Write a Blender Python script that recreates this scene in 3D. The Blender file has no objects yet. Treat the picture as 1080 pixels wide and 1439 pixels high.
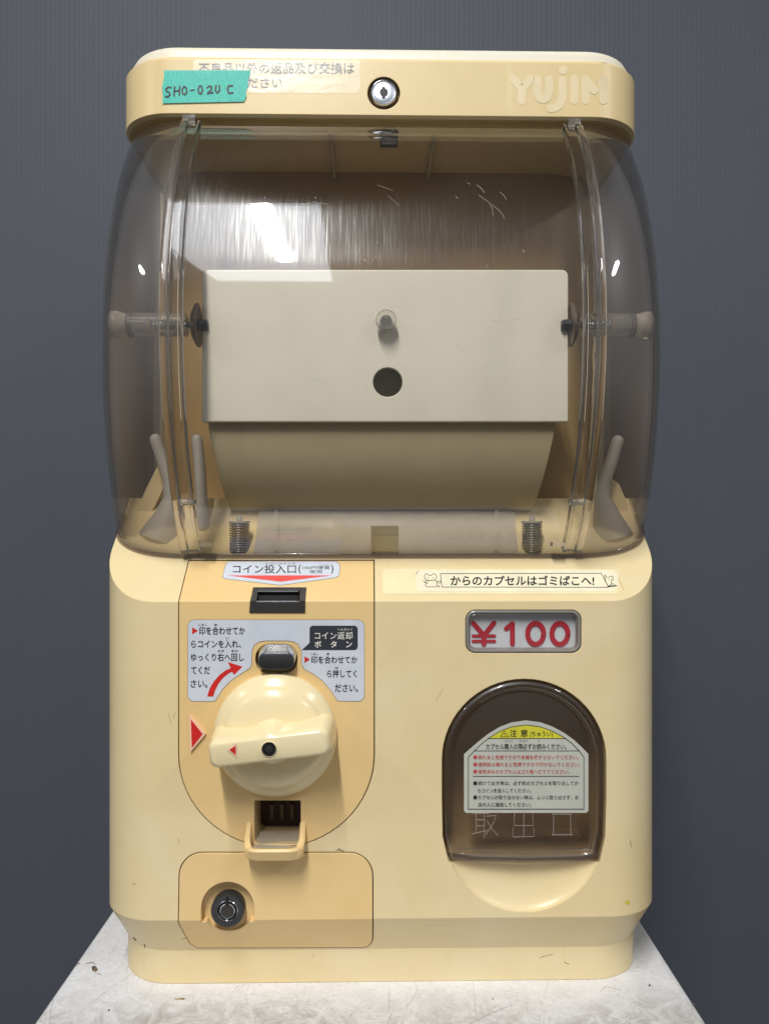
import bpy, bmesh, math, random
from mathutils import Vector, Matrix
from mathutils.geometry import tessellate_polygon

random.seed(7)
SC = bpy.context.scene
COL = SC.collection
S = 0.0004          # metres per modelling unit (about one photo pixel at the front of the machine)
BASE = 664.0        # the table top lies this many units below eye level
D = 1120.0          # units from the lens to the front face
YAW = math.radians(1.0)
PI = math.pi

# ------------------------------------------------------------------ camera
cam = bpy.data.cameras.new('camera')
camo = bpy.data.objects.new('camera', cam); COL.objects.link(camo)
camo.location = (0, -D*S, BASE*S)
camo.rotation_euler = (math.radians(90), 0, 0)
cam.sensor_fit = 'VERTICAL'; cam.sensor_height = 36.0
cam.lens = D/1439.0*36.0
cam.shift_x = 2.0/1439; cam.shift_y = 13.5/1439
cam.clip_start = 0.01; cam.clip_end = 50
SC.camera = camo

# ------------------------------------------------------------------ light
w = bpy.data.worlds.new('World'); SC.world = w; w.use_nodes = True
bg = w.node_tree.nodes['Background']
# a dim room: bright front and sides, dark overhead and toward the floor
_n = w.node_tree.nodes; _l = w.node_tree.links
_tc = _n.new('ShaderNodeTexCoord'); _sp = _n.new('ShaderNodeSeparateXYZ'); _rp = _n.new('ShaderNodeValToRGB')
_mr = _n.new('ShaderNodeMapRange'); _mr.inputs[1].default_value = -1; _mr.inputs[2].default_value = 1
_l.new(_tc.outputs['Generated'], _sp.inputs[0]); _l.new(_sp.outputs[2], _mr.inputs[0]); _l.new(_mr.outputs[0], _rp.inputs[0])
_e = _rp.color_ramp.elements
_e[0].position = 0.30; _e[0].color = (0.08, 0.08, 0.08, 1)
_e[1].position = 0.955; _e[1].color = (0.17, 0.165, 0.155, 1)
for _p, _c in ((0.50, (0.50, 0.51, 0.53, 1)), (0.74, (0.46, 0.47, 0.50, 1)), (0.89, (0.52, 0.53, 0.57, 1)), (0.935, (0.22, 0.215, 0.21, 1))):
    _k = _e.new(_p); _k.color = _c
_l.new(_rp.outputs[0], bg.inputs[0]); bg.inputs[1].default_value = 0.46

def area(name, loc, sx, sy, power, col=(1, 1, 1), rot=(0, 0, 0), spread=180):
    l = bpy.data.lights.new(name, 'AREA'); l.shape = 'RECTANGLE'
    l.size = sx; l.size_y = sy; l.energy = power; l.color = col
    l.spread = math.radians(spread)
    o = bpy.data.objects.new(name, l); COL.objects.link(o)
    o.location = loc; o.rotation_euler = rot
    return o
area('ceiling_panel_light', (-0.325, -1.58, 1.72), 0.44, 1.76, 10.0, (0.86, 0.91, 1.0))
area('ceiling_tube_light', (-0.235, -1.22, 1.70), 0.042, 1.05, 36.0, (1.0, 0.985, 0.95))
area('side_ceiling_light', (1.25, -1.0, 1.30), 0.10, 0.35, 6.5, (0.97, 0.98, 1.0))
area('far_ceiling_light', (-1.35, -0.8, 1.20), 0.06, 0.2, 4.0, (0.97, 0.98, 1.0))

SC.view_settings.view_transform = 'Standard'
SC.view_settings.look = 'None'
SC.view_settings.exposure = 0.18
SC.view_settings.gamma = 1.0
SC.view_settings.use_curve_mapping = False
SC.render.engine = 'CYCLES'
cy = SC.cycles
cy.max_bounces = 10; cy.diffuse_bounces = 4; cy.glossy_bounces = 5
cy.transparent_max_bounces = 32; cy.transmission_bounces = 6
cy.use_denoising = True
cy.sample_clamp_indirect = 6.0
cy.caustics_reflective = False; cy.caustics_refractive = False

# ------------------------------------------------------------------ materials
def srgb(r, g, b):
    f = lambda c: (c/255/12.92) if c/255 <= 0.04045 else ((c/255+0.055)/1.055)**2.4
    return (f(r), f(g), f(b), 1)

def newmat(name):
    m = bpy.data.materials.new(name); m.use_nodes = True
    nt = m.node_tree
    for n in list(nt.nodes): nt.nodes.remove(n)
    out = nt.nodes.new('ShaderNodeOutputMaterial')
    return m, nt, out

class N:
    """tiny node helper"""
    def __init__(s, nt): s.nt = nt
    def __call__(s, typ, ins=None, **kw):
        n = s.nt.nodes.new(typ)
        for k, v in kw.items(): setattr(n, k, v)
        for k, v in (ins or {}).items():
            if hasattr(v, 'is_output'): s.nt.links.new(v, n.inputs[k])
            else: n.inputs[k].default_value = v
        return n
    def math(s, op, a, b=0.0, clamp=False):
        n = s('ShaderNodeMath', {0: a, 1: b}, operation=op); n.use_clamp = clamp
        return n.outputs[0]
    def ramp(s, fac, p0, p1, c0=(0, 0, 0, 1), c1=(1, 1, 1, 1)):
        n = s('ShaderNodeValToRGB', {0: fac})
        n.color_ramp.elements[0].position = p0; n.color_ramp.elements[0].color = c0
        n.color_ramp.elements[1].position = p1; n.color_ramp.elements[1].color = c1
        return n.outputs[0]
    def mix(s, fac, a, b, blend='MIX'):
        n = s('ShaderNodeMix', data_type='RGBA', blend_type=blend)
        for i, v in ((0, fac), (6, a), (7, b)):
            if hasattr(v, 'is_output'): s.nt.links.new(v, n.inputs[i])
            else: n.inputs[i].default_value = v
        return n.outputs[2]
    def noise(s, vec, scale, detail=4, rough=0.55, dist=0.0):
        return s('ShaderNodeTexNoise', {'Vector': vec, 'Scale': scale, 'Detail': detail, 'Roughness': rough, 'Distortion': dist}).outputs[0]
    def mapping(s, vec, scale=(1, 1, 1), rot=(0, 0, 0), loc=(0, 0, 0)):
        return s('ShaderNodeMapping', {'Vector': vec, 'Scale': scale, 'Rotation': rot, 'Location': loc}).outputs[0]

def plain(name, col, rough=0.5, metal=0.0, spec=0.5, bump=0.0, bscale=800, alpha=1.0, coat=0.0):
    m, nt, out = newmat(name); n = N(nt)
    tc = n('ShaderNodeTexCoord').outputs['Object']
    nz = n.noise(tc, 60, 3)
    c = n.mix(n.ramp(nz, 0.35, 0.7), tuple(x*0.93 for x in col[:3])+(1,), tuple(min(1, x*1.04) for x in col[:3])+(1,))
    p = n('ShaderNodeBsdfPrincipled', {'Base Color': c, 'Roughness': rough, 'Metallic': metal, 'Alpha': alpha,
                                       'Specular IOR Level': spec, 'Coat Weight': coat})
    if bump:
        b = n('ShaderNodeBump', {'Height': n.noise(tc, bscale, 2), 'Strength': bump, 'Distance': 0.0002})
        nt.links.new(b.outputs[0], p.inputs['Normal'])
    nt.links.new(p.outputs[0], out.inputs[0])
    return m

def plastic(name, col, aged, rough=0.34, bevel=0.0007, speck=1.0):
    """old moulded plastic: uneven yellowing, faint smudges, a few dirt specks and hairline scratches"""
    m, nt, out = newmat(name); n = N(nt)
    tc = n('ShaderNodeTexCoord').outputs['Object']
    big = n.ramp(n.noise(tc, 9, 5, 0.6, 0.5), 0.36, 0.66)
    c = n.mix(big, col, aged)
    med = n.ramp(n.noise(tc, 45, 5, 0.6, 0.4), 0.45, 0.75)
    c = n.mix(n.math('MULTIPLY', med, 0.18), c, tuple(x*0.80 for x in aged[:3])+(1,))
    sp = n.ramp(n.noise(tc, 330, 1, 0.4), 0.795, 0.83)
    gate = n.ramp(n.noise(tc, 20, 2), 0.5, 0.6)
    c = n.mix(n.math('MULTIPLY', n.math('MULTIPLY', sp, gate), 0.55*speck), c, (0.12, 0.08, 0.04, 1))
    sv = n.mapping(tc, (900, 60, 40), (0, 0.5, 0))
    scr = n.math('MULTIPLY', n.ramp(n.noise(sv, 1, 2, 0.5), 0.70, 0.74), n.ramp(n.noise(tc, 14, 2), 0.55, 0.66))
    c = n.mix(n.math('MULTIPLY', scr, 0.20*speck), c, (0.30, 0.22, 0.11, 1))
    r = n.math('ADD', rough-0.07, n.math('MULTIPLY', n.noise(tc, 30, 5), 0.16))
    bv = n('ShaderNodeBevel', {'Radius': bevel}, samples=6)
    b = n('ShaderNodeBump', {'Height': n.noise(tc, 1500, 2), 'Strength': 0.05, 'Distance': 0.0002, 'Normal': bv.outputs[0]})
    p = n('ShaderNodeBsdfPrincipled', {'Base Color': c, 'Roughness': r, 'Normal': b.outputs[0], 'IOR': 1.5})
    p.inputs['Subsurface Weight'].default_value = 0.0
    nt.links.new(p.outputs[0], out.inputs[0])
    return m

def smoke(name, tint, edge, refl=1.0, haze=0.03, scratch=0.12, rough=0.05, g2r=0.42, aniso=0.0):
    """thin smoked acrylic: tinted see-through, Fresnel reflection, a haze of fine rubbing scratches"""
    m, nt, out = newmat(name); n = N(nt)
    tc = n('ShaderNodeTexCoord').outputs['Object']
    fac = n('ShaderNodeLayerWeight', {'Blend': 0.5}).outputs['Facing']
    f5 = n.math('POWER', fac, 4.0)
    fres = n.math('ADD', 0.045*refl, n.math('MULTIPLY', f5, 0.75), clamp=True)
    tcol = n.mix(n.math('POWER', fac, 2.5), tint, edge)
    tr = n('ShaderNodeBsdfTransparent', {0: tcol})
    v1 = n.mapping(tc, (2400, 16, 30), (0, 0.04, 0))
    v2 = n.mapping(tc, (1800, 20, 46), (0, -0.13, 0))
    s1 = n.ramp(n.noise(v1, 1, 2, 0.6), 0.53, 0.75)
    s2 = n.ramp(n.noise(v2, 1, 2, 0.6), 0.58, 0.78)
    sc = n.math('MAXIMUM', s1, s2)
    patch = n.ramp(n.noise(tc, 14, 3), 0.3, 0.7)
    sc = n.math('MULTIPLY', sc, patch)
    gr = n.math('ADD', rough, n.math('MULTIPLY', sc, 0.05))
    g1 = n('ShaderNodeBsdfGlossy', {'Color': (1, 1, 1, 1), 'Roughness': gr})
    tg = n('ShaderNodeTangent', direction_type='RADIAL', axis='Z').outputs[0]
    g2 = n('ShaderNodeBsdfGlossy', {'Color': (1, 1, 1, 1), 'Roughness': g2r, 'Anisotropy': aniso, 'Rotation': 0.25, 'Tangent': tg})
    m1 = n('ShaderNodeMixShader', {0: fres, 1: tr.outputs[0], 2: g1.outputs[0]})
    hz = n.math('ADD', haze, n.math('MULTIPLY', sc, scratch))
    m2 = n('ShaderNodeMixShader', {0: hz, 1: m1.outputs[0], 2: g2.outputs[0]})
    nt.links.new(m2.outputs[0], out.inputs[0])
    return m

M = {}
M['cream'] = plastic('cream_plastic', (0.77, 0.635, 0.385, 1), (0.745, 0.59, 0.31, 1))
M['cap'] = plastic('yellowed_cap_plastic', (0.76, 0.60, 0.325, 1), (0.74, 0.57, 0.285, 1), speck=0.4)
M['lid'] = plastic('ivory_lid_plastic', (0.76, 0.72, 0.60, 1), (0.74, 0.68, 0.52, 1), 0.4)
M['panel'] = plastic('peach_cream_plastic', (0.78, 0.565, 0.27, 1), (0.76, 0.53, 0.23, 1))
M['knob'] = plastic('knob_plastic', (0.80, 0.68, 0.42, 1), (0.79, 0.66, 0.39, 1), 0.22, 0.0014, 0.3)
M['plate'] = plastic('ivory_plate_plastic', (0.80, 0.77, 0.66, 1), (0.78, 0.74, 0.62, 1), 0.42, 0.001, 0.3)
M['hopper'] = plastic('tan_hopper_plastic', (0.53, 0.46, 0.30, 1), (0.50, 0.43, 0.27, 1), 0.5, 0.001, 0.2)
M['back'] = plastic('shade_browned_back_plastic', (0.37, 0.255, 0.115, 1), (0.345, 0.23, 0.10, 1), 0.42, 0.001, 0.2)  # cream plastic; the shade inside the dome is put into this brown
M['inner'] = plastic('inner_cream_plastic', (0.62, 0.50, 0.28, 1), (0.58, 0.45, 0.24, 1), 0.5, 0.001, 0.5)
M['smoke'] = smoke('smoked_window_acrylic', (0.965, 0.955, 0.94, 1), (0.66, 0.62, 0.58, 1), 0.8, 0.006, 0.030, 0.022, 0.20, 0.40)
M['smoke_side'] = smoke('smoked_side_acrylic', (0.955, 0.93, 0.905, 1), (0.58, 0.57, 0.58, 1), 0.95, 0.035, 0.006, 0.03)
M['smoke_door'] = smoke('smoked_door_acrylic', (0.67, 0.605, 0.555, 1), (0.38, 0.34, 0.31, 1), 1.2, 0.045, 0.012, 0.05)
def glass(name, col, rough=0.02, tw=1.0):
    m, nt, out = newmat(name); n = N(nt)
    tc = n('ShaderNodeTexCoord').outputs['Object']
    b = n('ShaderNodeBump', {'Height': n.noise(tc, 130, 2), 'Strength': 0.10, 'Distance': 0.001})
    p = n('ShaderNodeBsdfPrincipled', {'Base Color': col, 'Roughness': rough, 'Transmission Weight': tw, 'IOR': 1.47, 'Normal': b.outputs[0]})
    nt.links.new(p.outputs[0], out.inputs[0]); return m
M['clear'] = glass('clear_acrylic', (0.96, 0.95, 0.93, 1))
M['rib'] = glass('clear_rib_acrylic', (0.93, 0.915, 0.89, 1), 0.03)
M['rod'] = glass('clear_rod_acrylic', (0.99, 0.97, 0.93, 1), 0.015, 0.90)
M['rod_end'] = glass('clear_rod_end_acrylic', (0.98, 0.92, 0.78, 1), 0.03, 0.62)
M['emboss'] = plain('raised_clear_edge', (0.48, 0.44, 0.40, 1), 0.2, alpha=0.24)
M['tabcol'] = plain('pale_tab_plastic', (0.60, 0.54, 0.40, 1), 0.4)
M['peg'] = glass('clear_peg_acrylic', (0.98, 0.96, 0.92, 1), 0.02, 0.86)
M['hairline'] = plain('hairline_scratch', (0.62, 0.54, 0.42, 1), 0.4, alpha=0.45)
M['base_sheet'] = plain('frosted_taupe_sheet', (0.47, 0.42, 0.345, 1), 0.30)
M['cover'] = smoke('price_cover_acrylic', (0.96, 0.96, 0.96, 1), (0.70, 0.70, 0.70, 1), 1.2, 0.02, 0.03, 0.04)
M['frost'] = plain('frosted_grey_plastic', (0.50, 0.48, 0.43, 1), 0.5, alpha=0.75)
M['fin'] = plain('pale_taupe_plastic', (0.52, 0.47, 0.39, 1), 0.5, alpha=0.7)
M['chrome'] = plain('polished_metal', (0.82, 0.84, 0.88, 1), 0.16, 1.0)
M['brushed'] = plain('brushed_metal', (0.80, 0.84, 0.92, 1), 0.38, 1.0, bump=0.2, bscale=1500)
M['gunmetal'] = plain('dark_metal', (0.075, 0.075, 0.08, 1), 0.34, 0.7, bump=0.4, bscale=2200)
M['springsteel'] = plain('spring_steel', (0.27, 0.26, 0.25, 1), 0.3, 0.9)
M['slotmetal'] = plain('dark_textured_metal', (0.06, 0.055, 0.05, 1), 0.38, 0.5, bump=0.8, bscale=1700)
M['darkrubber'] = plain('dark_brown_rubber', (0.115, 0.075, 0.045, 1), 0.35)
M['maroon'] = plain('dark_maroon_flap', (0.035, 0.012, 0.007, 1), 0.5)
M['traycol'] = plain('tan_grey_tray_floor', (0.40, 0.34, 0.25, 1), 0.5)  # even tan-grey tone, darker than the tray rim
M['black'] = plain('black_void', (0.006, 0.006, 0.007, 1), 0.5)
M['ink'] = plain('black_ink', (0.012, 0.013, 0.016, 1), 0.5)
M['ink_soft'] = plain('faded_black_ink', (0.065, 0.07, 0.09, 1), 0.5)
M['navy'] = plain('dark_slate_print', (0.030, 0.034, 0.045, 1), 0.4)
M['red'] = plain('red_print', (0.60, 0.022, 0.016, 1), 0.35)
M['redsoft'] = plain('red_fine_print', (0.52, 0.05, 0.05, 1), 0.5)
M['coral'] = plain('coral_red_print', (0.76, 0.085, 0.07, 1), 0.4)
M['crimson'] = plain('crimson_print', (0.50, 0.008, 0.025, 1), 0.35)
M['sticker'] = plain('pale_blue_grey_sticker', (0.60, 0.635, 0.70, 1), 0.35)
M['sticker_edge'] = plain('sticker_edge_line', (0.25, 0.20, 0.13, 1), 0.5)
M['caution'] = plain('grey_green_sticker', (0.50, 0.505, 0.44, 1), 0.45)
M['white'] = plain('white_sticker', (0.80, 0.78, 0.70, 1), 0.4)
M['label'] = plain('cream_white_label', (0.82, 0.76, 0.55, 1), 0.4)
M['bezel'] = plain('grey_window_bezel', (0.24, 0.22, 0.20, 1), 0.3)
M['yellow'] = plain('yellow_print', (0.62, 0.58, 0.04, 1), 0.45)
M['card'] = plain('price_card', (0.70, 0.71, 0.72, 1), 0.5)
M['pinkwhite'] = plain('raised_marker_border', (0.88, 0.58, 0.44, 1), 0.4)
M['logo'] = plain('faded_logo_print', (0.775, 0.645, 0.40, 1), 0.45)
M['logo_film'] = plain('logo_label_film', (0.76, 0.61, 0.33, 1), 0.42)
M['oldlabel'] = plain('yellowed_label_film', (0.80, 0.70, 0.42, 1), 0.45)
M['mark'] = plain('grime_mark', (0.17, 0.115, 0.06, 1), 0.8)
M['scuff'] = plain('grey_scuff', (0.36, 0.35, 0.34, 1), 0.6)
M['stain'] = plain('faint_grime', (0.42, 0.32, 0.16, 1), 0.7)

def tape_mat():
    m, nt, out = newmat('teal_masking_tape'); n = N(nt)
    tc = n('ShaderNodeTexCoord').outputs['Object']
    nz = n.noise(n.mapping(tc, (900, 900, 260)), 1, 4, 0.7)
    c = n.mix(n.ramp(nz, 0.35, 0.72), (0.008, 0.46, 0.36, 1), (0.07, 0.62, 0.485, 1))
    b = n('ShaderNodeBump', {'Height': nz, 'Strength': 0.5, 'Distance': 0.0003})
    p = n('ShaderNodeBsdfPrincipled', {'Base Color': c, 'Roughness': 0.45, 'Normal': b.outputs[0], 'Alpha': 0.93})
    nt.links.new(p.outputs[0], out.inputs[0]); return m
M['tape'] = tape_mat()

def film_mat():
    m, nt, out = newmat('clear_sticker_film'); n = N(nt)
    tc = n('ShaderNodeTexCoord').outputs['Object']
    nz = n.noise(tc, 40, 5, 0.6)
    b = n('ShaderNodeBump', {'Height': n.noise(n.mapping(tc, (90, 90, 160)), 1, 3), 'Strength': 0.25, 'Distance': 0.0008})
    d = n('ShaderNodeBsdfDiffuse', {'Color': (0.80, 0.76, 0.66, 1)})
    t = n('ShaderNodeBsdfTransparent')
    m1 = n('ShaderNodeMixShader', {0: n.math('MULTIPLY', n.ramp(nz, 0.3, 0.7), 0.14), 1: t.outputs[0], 2: d.outputs[0]})
    g = n('ShaderNodeBsdfGlossy', {'Roughness': 0.27, 'Normal': b.outputs[0]})
    m2 = n('ShaderNodeMixShader', {0: 0.07, 1: m1.outputs[0], 2: g.outputs[0]})
    nt.links.new(m2.outputs[0], out.inputs[0]); return m
M['film'] = film_mat()

def table_mat():
    m, nt, out = newmat('scuffed_white_tabletop'); n = N(nt)
    tc = n('ShaderNodeTexCoord').outputs['Object']
    base = n.mix(n.ramp(n.noise(tc, 9, 4), 0.35, 0.7), (0.74, 0.74, 0.755, 1), (0.67, 0.665, 0.66, 1))
    cl = n.ramp(n.noise(tc, 55, 8, 0.75, 0.6), 0.44, 0.72)
    base = n.mix(n.math('MULTIPLY', cl, 0.45), base, (0.47, 0.46, 0.45, 1))
    fine = n.ramp(n.noise(tc, 420, 4, 0.7), 0.50, 0.72)
    base = n.mix(n.math('MULTIPLY', fine, 0.45), base, (0.42, 0.41, 0.40, 1))
    scr = None
    for i, (ang, sx, sy, lo) in enumerate(((0.3, 1500, 34, 0.685), (1.4, 1700, 40, 0.69), (-0.7, 1600, 36, 0.69), (2.2, 1400, 30, 0.685), (-0.15, 1800, 44, 0.69), (0.9, 1500, 38, 0.69), (1.9, 1700, 42, 0.69))):
        wob = n('ShaderNodeVectorMath', {0: tc, 1: n('ShaderNodeVectorMath', {0: n('ShaderNodeTexNoise', {'Vector': tc, 'Scale': 22.0}).outputs['Color'], 1: (0.008, 0.008, 0.0)}, operation='MULTIPLY').outputs[0]}, operation='ADD').outputs[0]
        v = n.mapping(n.mapping(wob, (1, 1, 1), (0, 0, ang)), (sx, sy, 1), loc=(i*3.7, i*1.3, 0))
        s = n.ramp(n.noise(v, 1, 1, 0.4), lo, lo+0.04)
        g = n.ramp(n.noise(n.mapping(tc, (1, 1, 1), loc=(i*2.1, 0, 0)), 15, 3), 0.44, 0.62)
        s = n.math('MULTIPLY', s, g)
        scr = s if scr is None else n.math('MAXIMUM', scr, s)
    base = n.mix(n.math('MULTIPLY', scr, 0.55), base, (0.24, 0.23, 0.22, 1))
    # a worn, dirty patch toward the front of the table
    sep = n('ShaderNodeSeparateXYZ', {0: tc})
    fr = n.ramp(n.math('ADD', sep.outputs[1], n.math('MULTIPLY', n.noise(tc, 14, 4), 0.05)), 0.02, 0.0)
    fr = n('ShaderNodeMapRange', {0: n.math('ADD', sep.outputs[1], n.math('MULTIPLY', n.noise(tc, 16, 4), 0.06)), 1: 0.036, 2: 0.006, 3: 0.0, 4: 1.0}).outputs[0]
    d1 = n.math('MULTIPLY', n.math('ADD', 0.22, n.math('MULTIPLY', n.ramp(n.noise(tc, 75, 8, 0.8, 1.0), 0.42, 0.62), 0.78)), fr)
    base = n.mix(n.math('MULTIPLY', d1, 0.72), base, (0.24, 0.225, 0.195, 1))
    spk = n.ramp(n.noise(tc, 260, 2, 0.5), 0.79, 0.83)
    base = n.mix(n.math('MULTIPLY', spk, 0.4), base, (0.10, 0.09, 0.08, 1))
    b = n('ShaderNodeBump', {'Height': n.noise(tc, 500, 4), 'Strength': 0.12, 'Distance': 0.0003})
    p = n('ShaderNodeBsdfPrincipled', {'Base Color': base, 'Roughness': 0.42, 'Normal': b.outputs[0]})
    nt.links.new(p.outputs[0], out.inputs[0]); return m
M['table'] = table_mat()

def wall_mat():
    m, nt, out = newmat('slate_corrugated_board'); n = N(nt)
    tc = n('ShaderNodeTexCoord').outputs['Object']
    c = n.mix(n.ramp(n.noise(tc, 3, 3), 0.3, 0.7), (0.079, 0.090, 0.109, 1), (0.087, 0.098, 0.117, 1))
    strv = n.noise(n.mapping(tc, (420, 1, 3)), 1, 2)
    c = n.mix(n.math('MULTIPLY', n.ramp(strv, 0.4, 0.7), 0.10), c, (0.106, 0.116, 0.132, 1))
    p = n('ShaderNodeBsdfPrincipled', {'Base Color': c, 'Roughness': 0.6, 'Specular IOR Level': 0.25})
    nt.links.new(p.outputs[0], out.inputs[0]); return m
M['wall'] = wall_mat()

# ------------------------------------------------------------------ geometry helpers (units; local to the machine)
cY, sY = math.cos(-YAW), math.sin(-YAW)
def rot_in(v): return (v[0]*cY - v[1]*sY, v[0]*sY + v[1]*cY, v[2])
CL = rot_in((0, -D, 0))
def ray_at(px, py, depth):
    """point of the line of sight through a photo pixel whose local depth is given (a number or a surface depth(x, z))"""
    dl = rot_in(((px-538.0)/D, 1.0, (733.0-py)/D))
    d = depth if not callable(depth) else 0.0
    for _ in range(1 if not callable(depth) else 14):
        t = (d - CL[1])/dl[1]
        p = (CL[0]+t*dl[0], d, CL[2]+t*dl[2])
        if callable(depth): d = depth(p[0], p[2])
    t = (d - CL[1])/dl[1]
    return (CL[0]+t*dl[0], d, CL[2]+t*dl[2])

BW, BR = 404.0, 82.0
def corner(x, W, r, d0=0.0):
    ax = abs(x) - (W-r)
    if ax <= 0: return d0
    return d0 + r - math.sqrt(max(r*r - ax*ax, 0.0))
SLOPE = 0.88
def d_body(x, z):
    return max(corner(x, BW, BR), (z+112.0)/SLOPE)
CW, CR, CD = 399.0, 86.0, 60.0
def d_cap(x, z): return corner(x, CW, CR, CD)
def front(lift=0.0): return lambda px, py, l=0.0: (lambda p: (p[0], p[1]-l-lift, p[2]))(ray_at(px, py, d_body))
def capf(lift=0.0): return lambda px, py, l=0.0: (lambda p: (p[0], p[1]-l-lift, p[2]))(ray_at(px, py, d_cap))
def flat(d): return lambda px, py, l=0.0: (lambda p: (p[0], p[1]-l, p[2]))(ray_at(px, py, d))

class MB:
    def __init__(s): s.v = []; s.f = []; s.m = []; s.mats = []
    def mi(s, mat):
        if mat not in s.mats: s.mats.append(mat)
        return s.mats.index(mat)
    def add(s, verts, faces, mat):
        b = len(s.v); k = s.mi(mat)
        s.v += [tuple(q) for q in verts]
        s.f += [tuple(b+i for i in f) for f in faces]; s.m += [k]*len(faces)
        return s
    def loft(s, rings, mat, caps=(True, True), close=False):
        n = len(rings[0]); v = [p for r in rings for p in r]; f = []
        R = len(rings)
        for i in range(R-1 if not close else R):
            a, b = i*n, ((i+1) % R)*n
            for j in range(n):
                f.append((a+j, a+(j+1) % n, b+(j+1) % n, b+j))
        if not close:
            if caps[0]: f.append(tuple(range(n-1, -1, -1)))
            if caps[1]: f.append(tuple(range((R-1)*n, R*n)))
        return s.add(v, f, mat)
    def box(s, x0, x1, y0, y1, z0, z1, mat):
        r = lambda z: [(x0, y0, z), (x1, y0, z), (x1, y1, z), (x0, y1, z)]
        return s.loft([r(z0), r(z1)], mat)
    def prism(s, pts, y0, y1, mat):
        """pts in (x, z), swept in depth"""
        a = sum(pts[i][0]*pts[(i+1) % len(pts)][1]-pts[(i+1) % len(pts)][0]*pts[i][1] for i in range(len(pts)))
        if a < 0: pts = pts[::-1]
        return s.loft([[(x, y1, z) for x, z in pts], [(x, y0, z) for x, z in pts]], mat)
    def lathe_y(s, prof, cx, cz, mat, n=64, a0=0, caps=(True, True)):
        return s.loft([[(cx+r*math.cos(2*PI*k/n), y, cz+r*math.sin(2*PI*k/n)) for k in range(n)] for r, y in prof], mat, caps)
    def lathe_x(s, prof, cyy, cz, mat, n=40):
        return s.loft([[(x, cyy+r*math.cos(2*PI*k/n), cz+r*math.sin(2*PI*k/n)) for k in range(n)] for r, x in prof], mat)
    def lathe_z(s, prof, cx, cyy, mat, n=32):
        return s.loft([[(cx+r*math.cos(2*PI*k/n), cyy+r*math.sin(2*PI*k/n), z) for k in range(n)] for r, z in prof], mat)
    def tube(s, path, rad, mat, n=10):
        P = [Vector(p) for p in path]; rings = []
        up = Vector((0.13, 0.9, 0.31)).normalized()
        for i, p in enumerate(P):
            t = (P[min(i+1, len(P)-1)]-P[max(i-1, 0)]).normalized()
            u = (up - t*up.dot(t)).normalized(); v = t.cross(u); up = u
            r = rad[i] if hasattr(rad, '__len__') else rad
            rings.append([tuple(p+u*(r*math.cos(2*PI*k/n))+v*(r*math.sin(2*PI*k/n))) for k in range(n)])
        return s.loft(rings, mat)
    # flat printed artwork: positions are read off the photo and laid on the real surface fn
    def poly(s, fn, pts, mat, l=0.3):
        tris = tessellate_polygon([[Vector((x, -y, 0)) for x, y in pts]])
        v = [fn(x, y, l) for x, y in pts]
        out = []
        for t in tris:
            a, b, c = (pts[i] for i in t)
            cr = (b[0]-a[0])*(-(c[1]-a[1])) - (-(b[1]-a[1]))*(c[0]-a[0])
            out.append(tuple(t) if cr > 0 else tuple(t)[::-1])
        return s.add(v, out, mat)
    def stroke(s, fn, pts, wd, mat, l=0.5, closed=False, cap=6):
        """a pen line with round ends"""
        if closed: pts = list(pts)+[pts[0]]
        h = wd/2
        for a, b in zip(pts[:-1], pts[1:]):
            dx, dy = b[0]-a[0], b[1]-a[1]; L = math.hypot(dx, dy) or 1e-6
            th = math.atan2(dy, dx)
            q = [(b[0]+h*math.cos(th-PI/2+PI*k/cap), b[1]+h*math.sin(th-PI/2+PI*k/cap)) for k in range(cap+1)]
            q += [(a[0]+h*math.cos(th+PI/2+PI*k/cap), a[1]+h*math.sin(th+PI/2+PI*k/cap)) for k in range(cap+1)]
            s.poly(fn, q, mat, l); l += 0.03
        return s
    def disc(s, fn, c, rx, ry, mat, l=0.5, n=28):
        return s.poly(fn, [(c[0]+rx*math.cos(2*PI*k/n), c[1]+ry*math.sin(2*PI*k/n)) for k in range(n)], mat, l)
    def text(s, fn, txt, box, mat, l=0.6, bold=0.0, shear=0.0):
        v, f = glyphs(txt, bold)
        x0, y0, x1, y1 = box
        ax = [p[0] for p in v]; ay = [p[1] for p in v]
        ax0, ax1, ay0, ay1 = min(ax), max(ax), min(ay), max(ay)
        vv = [fn(x0+(p[0]-ax0)/(ax1-ax0)*(x1-x0)+shear*(p[1]-ay0), y1-(p[1]-ay0)/(ay1-ay0)*(y1-y0), l) for p in v]
        return s.add(vv, f, mat)
    def mesh(s, name):
        me = bpy.data.meshes.new(name)
        me.from_pydata([(x*S, y*S, (z+BASE)*S) for x, y, z in s.v], [], s.f)
        for mt in s.mats: me.materials.append(M[mt])
        me.polygons.foreach_set('material_index', s.m)
        me.update()
        return me
    def build(s, name, parent=None, smooth=35, recalc=True):
        me = s.mesh(name)
        return finish(me, name, parent, smooth, recalc)

def finish(me, name, parent, smooth=35, recalc=True):
    if recalc:
        bm = bmesh.new(); bm.from_mesh(me)
        bmesh.ops.recalc_face_normals(bm, faces=bm.faces); bm.to_mesh(me); bm.free()
    if smooth:
        me.polygons.foreach_set('use_smooth', [True]*len(me.polygons))
        me.set_sharp_from_angle(angle=math.radians(smooth))
    o = bpy.data.objects.new(name, me); COL.objects.link(o)
    if parent is not None: o.parent = parent
    return o

def absorb(o, mb):
    """merge further faces (marks, scratches) into a part's own mesh"""
    me2 = mb.mesh('marks'); k = len(o.data.materials)
    for mt in mb.mats: o.data.materials.append(M[mt])
    me2.polygons.foreach_set('material_index', [i+k for i in mb.m])
    bm = bmesh.new(); bm.from_mesh(o.data); bm.from_mesh(me2); bm.to_mesh(o.data); bm.free()
    bpy.data.meshes.remove(me2)

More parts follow.
